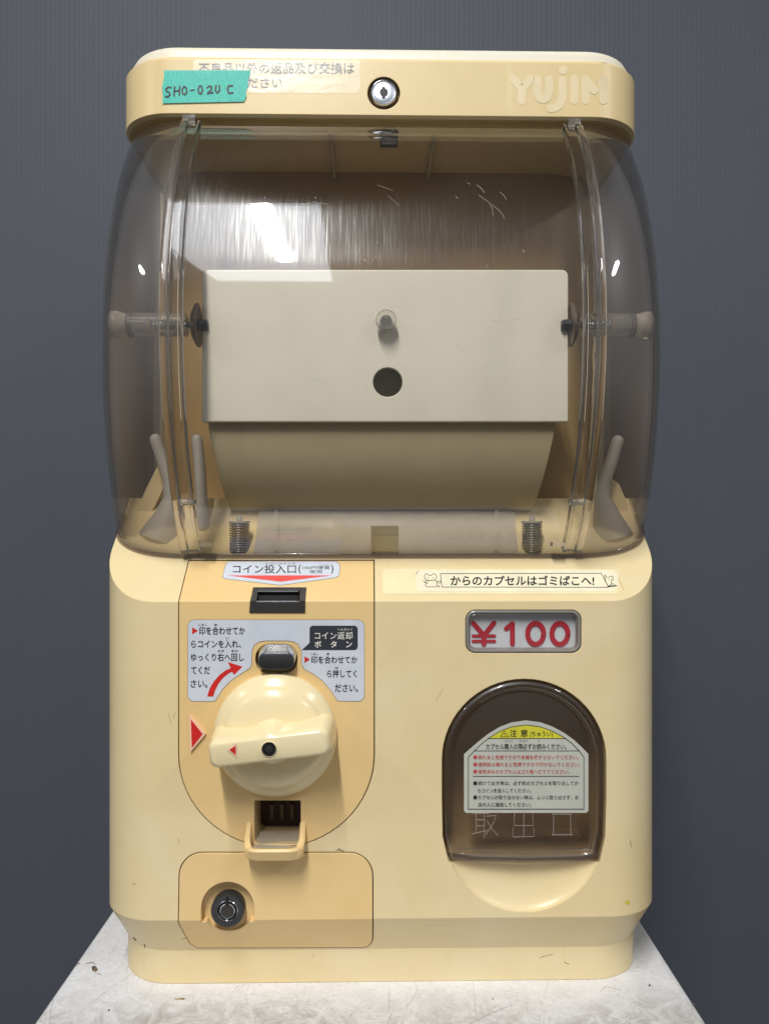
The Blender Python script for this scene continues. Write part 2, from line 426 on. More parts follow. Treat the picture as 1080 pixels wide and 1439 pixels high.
_g = {}
def glyphs(txt, bold):
    k = (txt, bold)
    if k not in _g:
        c = bpy.data.curves.new('lettering', 'FONT'); c.body = txt; c.size = 1.0
        c.resolution_u = 3; c.offset = bold; c.fill_mode = 'FRONT'
        o = bpy.data.objects.new('lettering', c); COL.objects.link(o)
        bpy.context.view_layer.update()
        me = bpy.data.meshes.new_from_object(o.evaluated_get(bpy.context.evaluated_depsgraph_get()))
        v = [tuple(p.co[:2]) for p in me.vertices]; f = [tuple(p.vertices) for p in me.polygons]
        f = [q if (lambda a: a > 0)(sum(v[q[i]][0]*v[q[(i+1) % len(q)]][1]-v[q[(i+1) % len(q)]][0]*v[q[i]][1] for i in range(len(q)))) else q[::-1] for q in f]
        bpy.data.objects.remove(o); bpy.data.curves.remove(c); bpy.data.meshes.remove(me)
        _g[k] = (v, f)
    return _g[k]

def solid(mb, tmp='tool'):
    me = mb.mesh(tmp)
    bm = bmesh.new(); bm.from_mesh(me)
    bmesh.ops.recalc_face_normals(bm, faces=bm.faces); bm.to_mesh(me); bm.free()
    o = bpy.data.objects.new(tmp, me); COL.objects.link(o); return o

def boolean(a, b, op='DIFFERENCE', keep=False):
    md = a.modifiers.new('b', 'BOOLEAN'); md.object = b; md.operation = op; md.solver = 'EXACT'
    md.material_mode = 'TRANSFER'
    bpy.context.view_layer.update()
    me = bpy.data.meshes.new_from_object(a.evaluated_get(bpy.context.evaluated_depsgraph_get()))
    a.modifiers.remove(md); a.data = me
    if not keep: bpy.data.objects.remove(b)
    return a

def take(o, name, parent, smooth=35):
    me = o.data; bpy.data.objects.remove(o); me.name = name
    return finish(me, name, parent, smooth, recalc=False)

def rrect(x0, y0, x1, y1, r, n=8):
    """rounded rectangle; r one radius or (tl, tr, br, bl); y grows downward"""
    if not hasattr(r, '__len__'): r = (r,)*4
    out = []
    for (cx, cyy, a0, q) in ((x0+r[0], y0+r[0], PI, r[0]), (x1-r[1], y0+r[1], 1.5*PI, r[1]), (x1-r[2], y1-r[2], 0, r[2]), (x0+r[3], y1-r[3], 0.5*PI, r[3])):
        for k in range(n+1):
            a = a0+PI/2*k/n
            out.append((cx+q*math.cos(a), cyy+q*math.sin(a)))
    return out
def offset_poly(pts, o):
    """grow a polygon outward by o"""
    n = len(pts); a = sum(pts[i][0]*pts[(i+1) % n][1]-pts[(i+1) % n][0]*pts[i][1] for i in range(n))
    sg = 1 if a > 0 else -1; out = []
    for i in range(n):
        p0, p1, p2 = Vector(pts[i-1]), Vector(pts[i]), Vector(pts[(i+1) % n])
        e1 = (p1-p0); e2 = (p2-p1)
        if e1.length < 1e-6: e1 = e2
        if e2.length < 1e-6: e2 = e1
        e1 = e1.normalized(); e2 = e2.normalized()
        n1 = Vector((e1.y, -e1.x))*sg; n2 = Vector((e2.y, -e2.x))*sg
        b = (n1+n2); b = b.normalized() if b.length > 1e-6 else n1
        out.append(tuple(p1+b*(o/max(b.dot(n1), 0.5))))
    return out
def xz(pts, d=0.0):
    return [(lambda p: (p[0], p[2]))(ray_at(x, y, d)) for x, y in pts]
def plan(W, r, d0, d1, z, n=14, rb=None):
    rb = rb or r
    return [(x, y, z) for x, y in rrect(-W, d0, W, d1, (r, r, rb, rb), n)]

def thing(name, label, cat):
    o = bpy.data.objects.new(name, None); COL.objects.link(o)
    o['label'] = label; o['category'] = cat; o.empty_display_size = 0.05
    return o

# ------------------------------------------------------------------ wall and table
def build_wall():
    """corrugated plastic board: a shallow flute every 5 mm"""
    t = thing('corrugated_wall', 'slate grey corrugated board wall with fine vertical flutes behind the machine', 'wall')
    me = bpy.data.meshes.new('board'); v = []; f = []
    pitch = 0.0049; n = 420; amp = 0.00017; y0 = 900*S
    prof = []
    for i in range(-n//2, n//2):
        for q, h in ((0, 0), (0.22, 1), (0.5, 1.15), (0.78, 1)):
            prof.append(((i+q)*pitch, y0 - amp*h))
    for x, y in prof: v += [(x, y, -0.9), (x, y, 1.5)]
    k = len(prof)
    for i in range(k-1): f.append((2*i, 2*i+2, 2*i+3, 2*i+1))
    b = len(v); xa, xb = prof[0][0], prof[-1][0]
    v += [(xa, y0+0.005, -0.9), (xa, y0+0.005, 1.5), (xb, y0+0.005, -0.9), (xb, y0+0.005, 1.5)]
    f += [(b, b+1, b+3, b+2), (0, 1, b+1, b), (2*k-2, b+2, b+3, 2*k-1)]
    me.from_pydata(v, [], f); me.materials.append(M['wall'])
    finish(me, 'board', t, 60)
build_wall()

def build_table():
    t = thing('white_table', 'scuffed white painted table with scratches and grime under the machine', 'table')
    x0, x1, y0, y1 = -461, 427, -330, 820
    z = -BASE
    def ring(i, zz): return [(x, y, zz) for x, y in rrect(x0+i, y0+i, x1-i, y1-i, 10, 5)]
    mb = MB(); mb.loft([ring(2, z-62), ring(0, z-60), ring(0, z-4), ring(1.2, z-1.2), ring(4, z)], 'table')
    top_ = mb.build('tabletop', t, 50)
    # chipped paint and long scratches lying on the top
    mk = MB()
    def onto(px, py, l=0.0):
        dl = ((px-538.0)/D, 1.0, (733.0-py)/D); tt = -BASE/dl[2]
        return (tt*dl[0], -D+tt*dl[1], -BASE+0.35+l)
    def blob(cx, cyy, rx, ry, mat, l):
        rr = random.Random(int(cx*7+cyy)); k = 14
        pts = [(cx+rx*(0.55+0.6*rr.random())*math.cos(2*PI*i/k), cyy+ry*(0.55+0.6*rr.random())*math.sin(2*PI*i/k)) for i in range(k)]
        mk.poly(onto, pts, mat, l)
    blob(133, 1362, 5.5, 4.5, 'mark', 0.0); blob(131, 1360, 2.6, 2.2, 'chrome', 0.2)
    blob(253, 1404, 9, 1.6, 'stain', 0.0); blob(256, 1404, 5, 0.9, 'mark', 0.2)
    blob(153, 1420, 2, 1.6, 'mark', 0); blob(692, 1404, 1.5, 1.2, 'mark', 0); blob(912, 1385, 2.2, 1.6, 'mark', 0); blob(973, 1412, 1.8, 2, 'mark', 0)
    for pts, wd in (([(122, 1354), (130, 1352.5), (134, 1355)], 1.0), ([(106, 1356), (112, 1354)], 0.9), ([(137, 1368), (142, 1370)], 0.8),
                    ([(583, 1380), (585, 1393), (580, 1404), (570, 1416)], 0.45), ([(664, 1380), (666, 1396), (668, 1428)], 0.5), ([(547, 1392), (546, 1424)], 0.45),
                    ([(345, 1397), (349, 1415)], 0.45), ([(660, 1439), (690, 1424), (720, 1412)], 0.5), ([(70, 1439), (72, 1418), (76, 1404)], 0.45), ([(842, 1394), (850, 1386), (872, 1392)], 0.45)):
        mk.stroke(onto, pts, wd*0.85, 'scuff' if wd < 0.7 else 'mark', 0.1)
    absorb(top_, mk)
build_table()

# ------------------------------------------------------------------ the machine
ROOT = thing('capsule_toy_machine', 'cream coin operated capsule toy machine with empty smoked window on white table', 'vending machine')
ROOT.rotation_euler = (0, 0, YAW)

def body_solid(off, mat):
    mb = MB()
    i = 18
    rings = [plan(BW-i+off, BR, 30-off, 700, -BASE+0.3), plan(BW-i+off, BR, 30-off, 700, -616),
             plan(BW+off, BR, -off, 712, -558), plan(BW+off, BR, -off, 712, 38+off)]
    mb.loft(rings, mat)
    o = solid(mb)
    wd = MB(); k = off*1.35
    a = [(-300, -112-300*SLOPE+k), (170, -112+170*SLOPE+k), (170, 500), (-300, 500)]
    wd.loft([[(-700, y, z) for y, z in a], [(700, y, z) for y, z in a]], mat)
    return boolean(o, solid(wd))

def prism_tool(pts, y0, y1, mat):
    mb = MB(); mb.prism(pts, y0, y1, mat); return solid(mb)

# ---- outlines read off the photo
arch = [(x, y) for x, y in [(252, 700), (525, 700), (525, 1060)]]
arch += [(388.5+136.5*math.cos(a), 1060+130*math.sin(a)) for a in [PI*k/32 for k in range(1, 32)]] + [(252, 1060)]
PANEL = [(x, min(z, -58.0)) for x, z in xz(arch)]
door_svc = rrect(252.5, 1198.5, 523, 1331, (32, 32, 14, 1), 8)[:-9] + [(277, 1331), (268, 1325), (252.5, 1297)]
SVC = [(lambda p: (p[0], p[2]))(ray_at(x, y, max(0.0, (y-1290)/43*29))) for x, y in door_svc]
CHUTE_PTS = [(736+115.5*math.cos(a), 1068+114*math.sin(a)) for a in [PI+PI*k/30 for k in range(31)]] + [(851.5, 1120), (850, 1175), (842, 1212), (815, 1215), (736, 1217), (660, 1215), (630, 1212), (621.5, 1175), (620.5, 1120)]
PRICE = rrect(653.5, 857, 816.5, 918, 14)

# ---- housing
hs = body_solid(0, 'cream')
boolean(hs, prism_tool(offset_poly(PANEL, 1.5), -50, 110, 'inner'))
boolean(hs, prism_tool(offset_poly(SVC, 1.4), -50, 60, 'inner'))
# finger scoop under the chute door
sc = MB(); cx, _, cz = ray_at(737, 1172, 0)
sc.loft([[(cx+112*math.sin(PI*i/24)*math.cos(2*PI*k/56), 23*math.sin(PI*i/24)*math.sin(2*PI*k/56), cz-110*math.cos(PI*i/24)) for k in range(56)] for i in [0.15, 0.5]+list(range(1, 24))+[23.5, 23.85]], 'cream')
boolean(hs, solid(sc))
boolean(hs, prism_tool(xz(CHUTE_PTS), -40, 130, 'inner'))
boolean(hs, prism_tool(xz(PRICE), -20, 16, 'inner'))
housing = take(hs, 'housing', ROOT, 18)

# grime and nicks on the housing
gm = MB(); F = front(0.25)
for pts, wd in (([(237, 1003), (241, 1018)], 0.8), ([(246, 1000), (244, 1010)], 0.6), ([(188, 1318), (191, 1321)], 3.2), ([(203, 1327), (204, 1331)], 2.2), ([(262, 1318), (256, 1320)], 1.0),
                ([(758, 1346), (763, 1344), (776, 1341)], 1.0), ([(792, 1352), (799, 1355)], 1.1), ([(885, 1181), (886, 1190)], 0.9), ([(475, 1194), (483, 1196)], 1.6),
                ([(472, 1195), (478, 1192)], 1.0), ([(612, 985), (623, 966)], 0.5), ([(440, 1340), (440, 1346)], 0.8), ([(600, 1300), (640, 1299)], 0.5), ([(251, 1178), (252, 1185)], 0.8)):
    gm.stroke(F, pts, wd*0.8, 'mark' if wd > 0.85 else 'stain', 0.0)
gm.disc(F, (881, 1268), 3, 3, 'yellow', 0.0)
absorb(housing, gm)

# ---- coin panel
cp = body_solid(0.9, 'panel')
boolean(cp, prism_tool(PANEL, -60, 109, 'panel'), 'INTERSECT')
ret_open = xz(rrect(357.5, 1124.5, 422.5, 1186, (1.5, 1.5, 8, 8), 4))
boolean(cp, prism_tool(ret_open, -40, 85, 'inner'))
slot_plate = xz([(353, 827), (429, 827), (429, 861), (350.5, 861)])
boolean(cp, prism_tool(slot_plate, -30, 60, 'black'))
btn_hole = xz(rrect(359, 905, 418, 947, 20, 8))
boolean(cp, prism_tool(btn_hole, -30, 20, 'panel'))
panel = take(cp, 'coin_panel', ROOT, 30)

# coin slot: a dark metal plate folded over the crease, with its mouth
sp = body_solid(2.6, 'slotmetal')
boolean(sp, prism_tool(offset_poly(slot_plate, -0.4), -30, 59, 'slotmetal'), 'INTERSECT')
mouth = MB()
mo = xz(rrect(360.5, 831, 420.5, 847, 1.5, 3))
mouth.prism(mo, -20, 21, 'black')
boolean(sp, solid(mouth))
slot = take(sp, 'coin_slot', panel, 25)
lipm = MB()
tp = flat(3.0)
a = ray_at(361, 845.5, -1.5); b = ray_at(420, 845.5, -1.5)
lipm.tube([a, b], 1.2, 'chrome', 8)
a = ray_at(362, 831, 12); b = ray_at(419, 831, 12)
lipm.tube([a, b], 1.0, 'chrome', 8)
lipm.box(a[0], b[0], 14, 18, a[2]-22, a[2]-6, 'slotmetal')
lipm.build('slot_lip', slot)

# coin slot sticker on the sloping top of the panel
st = MB(); F = front(1.6)
o1 = [(322, 789), (472, 789), (476.5, 793), (477.5, 797), (476, 809), (470, 811.5), (394.5, 822), (318, 813), (313.5, 811), (315, 804), (318, 792)]
st.poly(F, offset_poly(o1, 0.7), 'sticker_edge', 0.1); st.poly(F, o1, 'sticker', 0.35)
st.poly(F, [(319, 808.4), (467, 808.4), (394.5, 817.2)], 'coral', 0.6)
st.text(F, 'コイン投入口', (327.5, 793.2, 416, 805.6), 'ink', 0.7, 0.007, shear=0.0)
st.text(F, '(', (419.5, 793.5, 423, 806), 'ink', 0.7, 0.02); st.text(F, ')', (465, 793.5, 468.5, 806), 'ink', 0.7, 0.02)
st.text(F, '100円硬貨', (425, 795, 463.5, 800), 'ink', 0.7, 0.0); st.text(F, '使用', (434.5, 800.8, 452.5, 805.6), 'ink', 0.7, 0.0)
st.text(F, 'とうにゅうぐち', (374, 790.6, 415, 792.6), 'ink', 0.7); st.text(F, 'こうか', (449, 793.0, 462, 794.6), 'ink', 0.7)
st.build('coin_slot_sticker', panel, 0, recalc=False)

# instruction sticker around the dial
st = MB(); F = front(1.2)
o2 = rrect(264.5, 871, 511.5, 985, (9, 9, 9, 9), 6)
top = o2[:14]; br = o2[14:21]; bl = o2[21:]
cut = [(474, 984.5), (469, 976), (462, 966), (452, 955), (441, 947), (428, 940), (424.2, 934), (423.8, 914), (419, 905), (412, 901), (403, 900), (372, 900), (364, 901.5), (357, 906.5), (354, 914), (353.5, 932), (352, 938), (344, 943), (333, 950), (322, 958), (313, 968), (306, 979), (302, 985)]
o2 = top + br + cut + bl
st.poly(F, offset_poly(o2, 0.6), 'sticker_edge', 0.1); st.poly(F, o2, 'sticker', 0.3)
T = lambda s_, x0, y0, x1, y1, mt='ink', bold=0.013: st.text(F, s_, (x0, y0, x1, y1), mt, 0.7, bold)
st.poly(F, [(270.5, 881.5), (278.8, 886), (270.5, 891)], 'red', 0.6)
T('印を合わせてか', 280.3, 880.3, 344.8, 891.8); T('らコインを入れ、', 269, 899.3, 339, 910.2)
T('ゆっくり右へ回し', 269, 917.6, 343, 928.8); T('てくだ', 269, 936, 295.6, 947.2); T('さい。', 268.3, 955, 292, 966)
T('しるし', 279.5, 876.2, 291.5, 879.2, bold=0.01); T('あ', 301, 876.2, 306, 879.2, bold=0.01); T('い', 317.5, 895, 322, 897.8, bold=0.01)
T('みぎ', 306, 912.8, 315.5, 916, bold=0.01); T('まわ', 325.5, 912.8, 335, 916, bold=0.01)
aw = [(291.5, 978.3), (295, 967), (301, 957), (309, 948), (317, 942), (324.5, 938.5), (320.5, 930), (341, 936.5), (329, 948), (326.5, 943.5), (320, 947), (313, 953), (307, 961), (302.5, 970), (300, 978.3)]
st.poly(F, aw, 'red', 0.6)
bub = rrect(435, 879, 502.5, 913.3, 5, 5)
st.poly(F, bub[:-6] + [(439, 913.3), (424, 913.3), (435, 903)], 'navy', 0.55)
T('コイン返却', 442, 887.6, 495, 898.2, 'white', 0.004); T('ボ', 442, 900.4, 451.5, 909.6, 'white'); T('タ', 464.5, 900.4, 473, 909.6, 'white'); T('ン', 486, 901, 494.5, 909.4, 'white')
T('へんきゃく', 474, 882.6, 495, 886, 'white', 0.005)
st.poly(F, [(428, 922), (435.4, 926.3), (428, 931.4)], 'red', 0.6)
T('印を合わせてか', 437.3, 921.5, 502, 932); T('ら押してく', 459.4, 941, 501.2, 951.8); T('ださい。', 470.5, 961, 502.8, 972)
T('しるし', 436.8, 917, 447, 920.2, bold=0.01); T('あ', 458.6, 917, 463, 920.2, bold=0.01); T('お', 471, 936.4, 475.5, 939.6, bold=0.01)
st.build('instruction_sticker', panel, 0, recalc=False)

# return button
rb = MB()
def pill(cx_, cz_, hw, hh, y): return [(x, y, z) for x, z in rrect(cx_-hw, cz_-hh, cx_+hw, cz_+hh, min(hw, hh)*0.92, 8)]
cx, _, cz = ray_at(388.5, 925.5, -14)
rb.loft([pill(cx, cz+3, 26.5, 16.5, 12), pill(cx, cz+2, 26, 15.5, -6), pill(cx, cz-3, 24.3, 11.8, -17), pill(cx, cz-3, 22, 10, -18)], 'gunmetal')
ro = rb.build('return_button', panel, 30)
rm = MB(); rm.loft([pill(cx, cz+2, 26.2, 15.8, -3), pill(cx, cz+2, 26.6, 16.1, -6), pill(cx, cz-2.6, 25.0, 12.6, -16.6), pill(cx, cz-2.6, 23.8, 11.4, -16.8)], 'chrome', close=True)
rm.build('button_rim', ro, 40)

# turning dial: a domed disc with a grip bar
kx, kz = -150.0, -297.0
kb = MB()
prof = [(85, 0.5), (85.5, -8), (84.5, -13)]
prof += [(80, -17.5), (72, -22.5), (70.5, -23.5)]
for k in range(1, 15):
    a = k/14*PI/2*0.95
    prof.append((70*math.cos(a)**0.95, -23.8-19*math.sin(a)))
kb.lathe_y(prof, kx, kz, 'knob', 72)
dial = kb.build('turning_dial', panel, 40)
gb = MB(); tilt = math.radians(6.5)
def bar(hw, h0, h1, y, rr, bow=0):
    pts = []
    for x, z in rrect(-hw, -h1, hw, h0, rr, 7):
        z2 = -z; x2 = x
        pts.append((kx + x2*math.cos(tilt)-z2*math.sin(tilt), y, kz + x2*math.sin(tilt)+z2*math.cos(tilt)))
    return pts
gb.loft([bar(84, 25, 25, -12, 14), bar(82, 22, 22, -44, 13), bar(80, 18.5, 18.5, -68, 12), bar(78.5, 17, 17, -73.5, 11), bar(75, 14.5, 14.5, -76.5, 9), bar(73, 13.5, 13.5, -77, 8.5)], 'knob')
gb.lathe_y([(31, -40), (25, -58), (20.5, -72), (17, -76)], kx, kz, 'knob', 36)
grip = gb.build('grip_bar', dial, 50)
sh = MB()
sh.lathe_y([(10.2, -76.0), (10.4, -78.0), (9.6, -78.3), (9.2, -77.0)], kx, kz, 'knob', 30)
sh.lathe_y([(9.3, -77.2), (9.3, -77.6)], kx, kz, 'black', 28)
sh.lathe_y([(4.2, -77.5), (4.0, -78.0), (2.0, -78.2)], kx, kz, 'gunmetal', 20)
sh.build('dial_screw', dial)
mk = MB(); G = flat(-78.2)
mk.poly(G, [(319, 1053.5), (332.5, 1043.5), (332.8, 1064.5)], 'pinkwhite', 0.0); mk.poly(G, [(322.3, 1053.6), (331, 1048), (331.3, 1061)], 'red', 0.4)
mk.build('grip_arrow', dial, 0, recalc=False)
# red pointer on the panel
ptr = MB()
a = xz([(267, 1004.5), (289.5, 1030.5), (268.5, 1055.5)], -1)
ptr.prism(a, -4.5, 2, 'pinkwhite'); ptr.prism(offset_poly(a, -3.0), -5.0, 0, 'red')
ptr.build('red_pointer', panel, 20)

# coin return tray
rt = MB()
def upath(off, py_dy=0):
    """U shaped rim seen from above in (x, y): from the left wall round the front to the right wall"""
    hw = 42-off; pr = 40-off; r = 22-off*0.6
    pts = [(-hw, 0)]
    for k in range(9):
        a_ = PI+PI/2*k/8; pts.append((-hw+r+r*math.cos(a_), -(pr-r)+r*math.sin(a_)))
    for k in range(9):
        a_ = 1.5*PI+PI/2*k/8; pts.append((hw-r+r*math.cos(a_), -(pr-r)+r*math.sin(a_)))
    pts.append((hw, 0)); return pts
rc = ray_at(388, 1168, 0); tx = rc[0]; zt = rc[2]
outer, inner = upath(0), upath(9)
zf = lambda y: zt + 12 - 24*min(1, max(0, (-y)/26.0))          # rim drops toward the front
ring = [[(tx+x, y-0.5, zf(y)-1.0) for x, y in outer], [(tx+x*0.97, y*0.95-0.5, zf(y)+2.2) for x, y in outer], [(tx+x*1.06, y*1.08-0.5, zf(y)+2.0) for x, y in inner], [(tx+x, y-0.5, zf(y)-1.2) for x, y in inner],
        [(tx+x, y-0.5, zf(y)*0+zt-24) for x, y in inner], [(tx+x*0.94, y*0.86-0.5, zt-27) for x, y in outer]]
n_ = len(outer); v = [p for r_ in ring for p in r_]; f = []
for i in range(6):
    a_, b_ = i*n_, ((i+1) % 6)*n_
    for j in range(n_-1): f.append((a_+j, a_+j+1, b_+j+1, b_+j))
f.append(tuple(i*n_ for i in range(6))); f.append(tuple(i*n_+n_-1 for i in range(5, -1, -1)))
rt.add(v, f, 'panel')
tray = rt.build('coin_return_tray', panel, 50)
fl = MB()
fl.loft([[(tx+x, -0.5+y*0.98, zt-23) for x, y in upath(8)] + [(tx+30, 30, zt-14), (tx-30, 30, zt-14)], [(tx+x, -0.5+y*0.98, zt-21) for x, y in upath(8)] + [(tx+30, 30, zt-12), (tx-30, 30, zt-12)]], 'traycol')
fl.build('tray_floor', tray, 30)
bk = MB(); bk.box(tx-34, tx+34, 66, 70, zt-24, zt+60, 'maroon')
for k in range(3): bk.box(tx-16+k*15, tx-11+k*15, 60, 66, zt-6, zt+16, 'darkrubber')
bk.build('return_flap', tray, 30)

# ---- service door with its tubular lock
sd = body_solid(1.0, 'panel')
boolean(sd, prism_tool(SVC, -60, 59, 'panel'), 'INTERSECT')
lx, _, lz = ray_at(320, 1276, 0)
rec = [(lx+37*math.cos(a), lz+37*math.sin(a)) for a in [PI*k/20 for k in range(21)]]
rec += [(lx-37, lz-20), (lx-30, lz-20)] + [(lx+30*math.cos(a)*1.0, lz-14-22*math.sin(a)) for a in [PI-PI*k/16 for k in range(1, 16)]] + [(lx+30, lz-20), (lx+37, lz-20)]
boolean(sd, prism_tool(rec, -30, 14, 'panel'))
svc = take(sd, 'service_door', ROOT, 18)
lk = MB()
lk.lathe_y([(23.2, 14), (23.2, -2), (22.4, -3.2), (20.5, -3.4), (14.4, -1.8), (13.8, 0.4), (12.4, 0.4)], lx, lz-3, 'gunmetal', 48)
lk.lathe_y([(14.6, -2.3), (13.9, -3.0), (13.3, -2.2)], lx, lz-3, 'chrome', 48, caps=(False, False))
lk.lathe_y([(13.2, 0.2), (13.2, 0.0)], lx, lz-3, 'black', 40)
lk.lathe_y([(10.6, 0.1), (10.4, -3.2), (9.4, -3.7), (2, -3.5)], lx, lz-3, 'slotmetal', 40)
lk.lathe_y([(10.7, -3.0), (10.2, -3.8), (9.6, -3.6)], lx, lz-3, 'chrome', 40, caps=(False, False))
lk.box(lx-2.2, lx+2.2, -4.2, 2, lz+5, lz+17, 'black')
lk.lathe_y([(1.6, 0), (1.4, -2.5), (0.6, -3)], lx-1, lz-15, 'chrome', 12)
lk.build('door_lock', svc, 40)

# ---- price window
pw = MB(); ri = xz(rrect(655, 858.5, 815, 916.5, 13), 0)
r0 = offset_poly(ri, 0.5)
pw.loft([[(x, 6, z) for x, z in r0], [(x, 0.5, z) for x, z in r0], [(x, -0.6, z) for x, z in offset_poly(ri, -1.2)], [(x, 0, z) for x, z in offset_poly(ri, -3.0)], [(x, 7, z) for x, z in offset_poly(ri, -5.5)], [(x, 8, z) for x, z in offset_poly(ri, -3)]], 'bezel', close=True)
pwo = pw.build('price_window', ROOT, 40)
pc = MB(); C_ = flat(12)
pc.prism(xz(rrect(656, 860, 814, 916, 10), 13), 13, 15.5, 'card')
for seg, wd, l in (([(664.5, 875.5), (679.5, 893)], 6.8, 0.1), ([(679.5, 893), (693.5, 875.5)], 6.8, 0.16), ([(679.5, 892), (679.5, 905)], 7.2, 0.22), ([(664.5, 893.6), (694.5, 893.6)], 4.4, 0.28), ([(664.5, 901), (694.5, 901)], 4.4, 0.34),
            ([(711, 883.5), (719.5, 876.5), (719.5, 905)], 7.0, 0.1)):
    pc.stroke(C_, seg, wd, 'crimson', l, cap=8)
for c0 in (752, 786):
    ell = [(c0+11.2*math.cos(2*PI*k/40), 890.5+14.8*math.sin(2*PI*k/40)) for k in range(40)]
    pc.stroke(C_, ell, 7.0, 'crimson', 0.1, closed=True, cap=4)
pc.build('price_card', pwo, 0, recalc=False)
cv = MB(); ci = xz(rrect(658, 862, 812, 914, 11), 0)
cv.loft([[(x, 8, z) for x, z in ci], [(x, 2.0, z) for x, z in ci], [(x, 0.8, z) for x, z in offset_poly(ci, -2)], [(x, 2.6, z) for x, z in offset_poly(ci, -7)]], 'cover', caps=(False, True))
cv.build('clear_cover', pwo, 30)

# ---- chute door
cd = MB(); ci = xz([(736+(x-736)*0.985, 1085+(y-1085)*0.985) for x, y in CHUTE_PTS], 0)
R_ = lambda o, y: [(x, y, z) for x, z in offset_poly(ci, o)]
bead = [R_(-7+7*math.cos(a), 7-8*math.sin(a)) for a in [PI*k/10 for k in range(11)]]
cd.loft([R_(0, 30)]+bead+[R_(-15, 8.2), R_(-19, 7.6)], 'smoke_door', caps=(False, True))
cdo = cd.build('chute_door', ROOT, 60)
em = MB(); E = flat(6.2)
def wire(pts, r=0.75): em.tube([E(x, y) for x, y in pts], r, 'emboss', 8)
for pts in ([(664, 1143), (687, 1143)], [(668.5, 1143), (668.5, 1171)], [(680, 1143), (680, 1178)], [(668.5, 1152), (680, 1152)], [(668.5, 1160.5), (680, 1160.5)], [(662.5, 1172), (684, 1167)],
            [(683, 1147), (697, 1146), (692, 1158), (682, 1173)], [(684, 1153), (690, 1164), (699, 1174)],
            [(735.5, 1140), (735.5, 1176)], [(722.5, 1142), (722, 1160), (748.5, 1160), (748, 1142)], [(720.5, 1163), (720, 1176), (750, 1175.5), (749.5, 1163)],
            [(777.5, 1144), (777, 1174)], [(775, 1144), (802.5, 1144)], [(801, 1144), (801.5, 1174)], [(775, 1173), (804, 1173)]):
    wire(pts)
bo = [(644, 1193), (700, 1196.5), (736, 1197), (772, 1196.5), (832, 1192)]
em.tube([E(x, y) for x, y in bo], 1.1, 'clear', 6)
em.tube([E(x, y) for x, y in [(636, 1203), (736, 1207), (838, 1203)]], 1.8, 'clear', 8)
em.build('embossed_lettering', cdo, 40)
ch = MB(); q = 5.4
K = flat(6.6)
P_ = lambda *a: [(640+x/q, 1000+y/q) for x, y in a]
oc = P_((78, 768), (62, 752), (62, 322), (110, 280), (170, 228), (250, 165), (330, 117), (420, 82), (530, 66), (640, 80), (730, 112), (815, 157), (890, 210), (950, 265), (1005, 322), (1005, 752), (990, 768))
ch.poly(K, oc, 'caution', 0.2)
ic = P_((95, 738), (95, 345), (140, 297), (190, 248), (250, 200), (330, 150), (420, 116), (530, 100), (640, 114), (730, 146), (815, 192), (880, 240), (935, 296), (970, 345), (970, 738))
ch.poly(K, P_((243, 202), (330, 150), (420, 116), (530, 100), (640, 114), (730, 146), (815, 192), (832, 202)), 'yellow', 0.45)
ch.stroke(K, ic, 0.85, 'ink', 0.5, closed=True, cap=3)
for a, b in (((243, 203), (835, 203)), ((140, 297), (935, 297)), ((130, 490), (935, 490))): ch.stroke(K, P_(a, b), 0.8, 'ink', 0.62, cap=3)
def TT(s_, x0, y0, x1, y1, mt='ink', bold=0.003): ch.text(K, s_, (640+x0/q, 1000+y0/q, 640+x1/q, 1000+y1/q), mt, 0.75, bold)
TT('注', 408, 135, 462, 190, 'ink', 0.008); TT('意', 490, 135, 546, 190, 'ink', 0.008); TT('(ちゅうい)', 560, 148, 735, 196, 'ink', 0.008)
ch.stroke(K, P_((366, 146), (398, 190), (336, 190)), 0.6, 'ink', 0.7, closed=True, cap=3); TT('!', 364, 160, 369, 184)
TT('カプセル購入の際必ずお読みください。', 228, 242, 838, 286, 'ink', 0.006)
TT('こうにゅう', 365, 214, 430, 228, 'ink_soft', 0); TT('さいかなら', 480, 214, 545, 228, 'ink_soft', 0); TT('よ', 620, 214, 634, 228, 'ink_soft', 0)
for (s_, x1, y) in (('倒れると危険ですので本機を揺すらないでください。', 928, 345), ('透明板は壊れると危険ですので叩かないでください。', 942, 400), ('使用済みのカプセルはゴミ箱へ捨ててください。', 860, 454)):
    TT(s_, 168, y-16, x1, y+17, 'redsoft', 0.003); ch.disc(K, (640+147/q, 1000+(y)/q), 2.7, 2.7, 'redsoft', 0.7, 14)
for (s_, x1, y, bl) in (('続けて出す時は、必ず前のカプセルを取り出してか', 930, 542, 1), ('らコインを投入してください。', 570, 598, 0), ('カプセルが取り出せない時は、ムリに取り出さず、お', 930, 650, 1), ('店の人に連絡してください。', 570, 705, 0)):
    TT(s_, 168, y-16, x1, y+16, 'ink', 0.004)
    if bl: ch.disc(K, (640+147/q, 1000+y/q), 2.7, 2.9, 'ink', 0.7, 14)
ch.build('caution_sticker', cdo, 0, recalc=False)

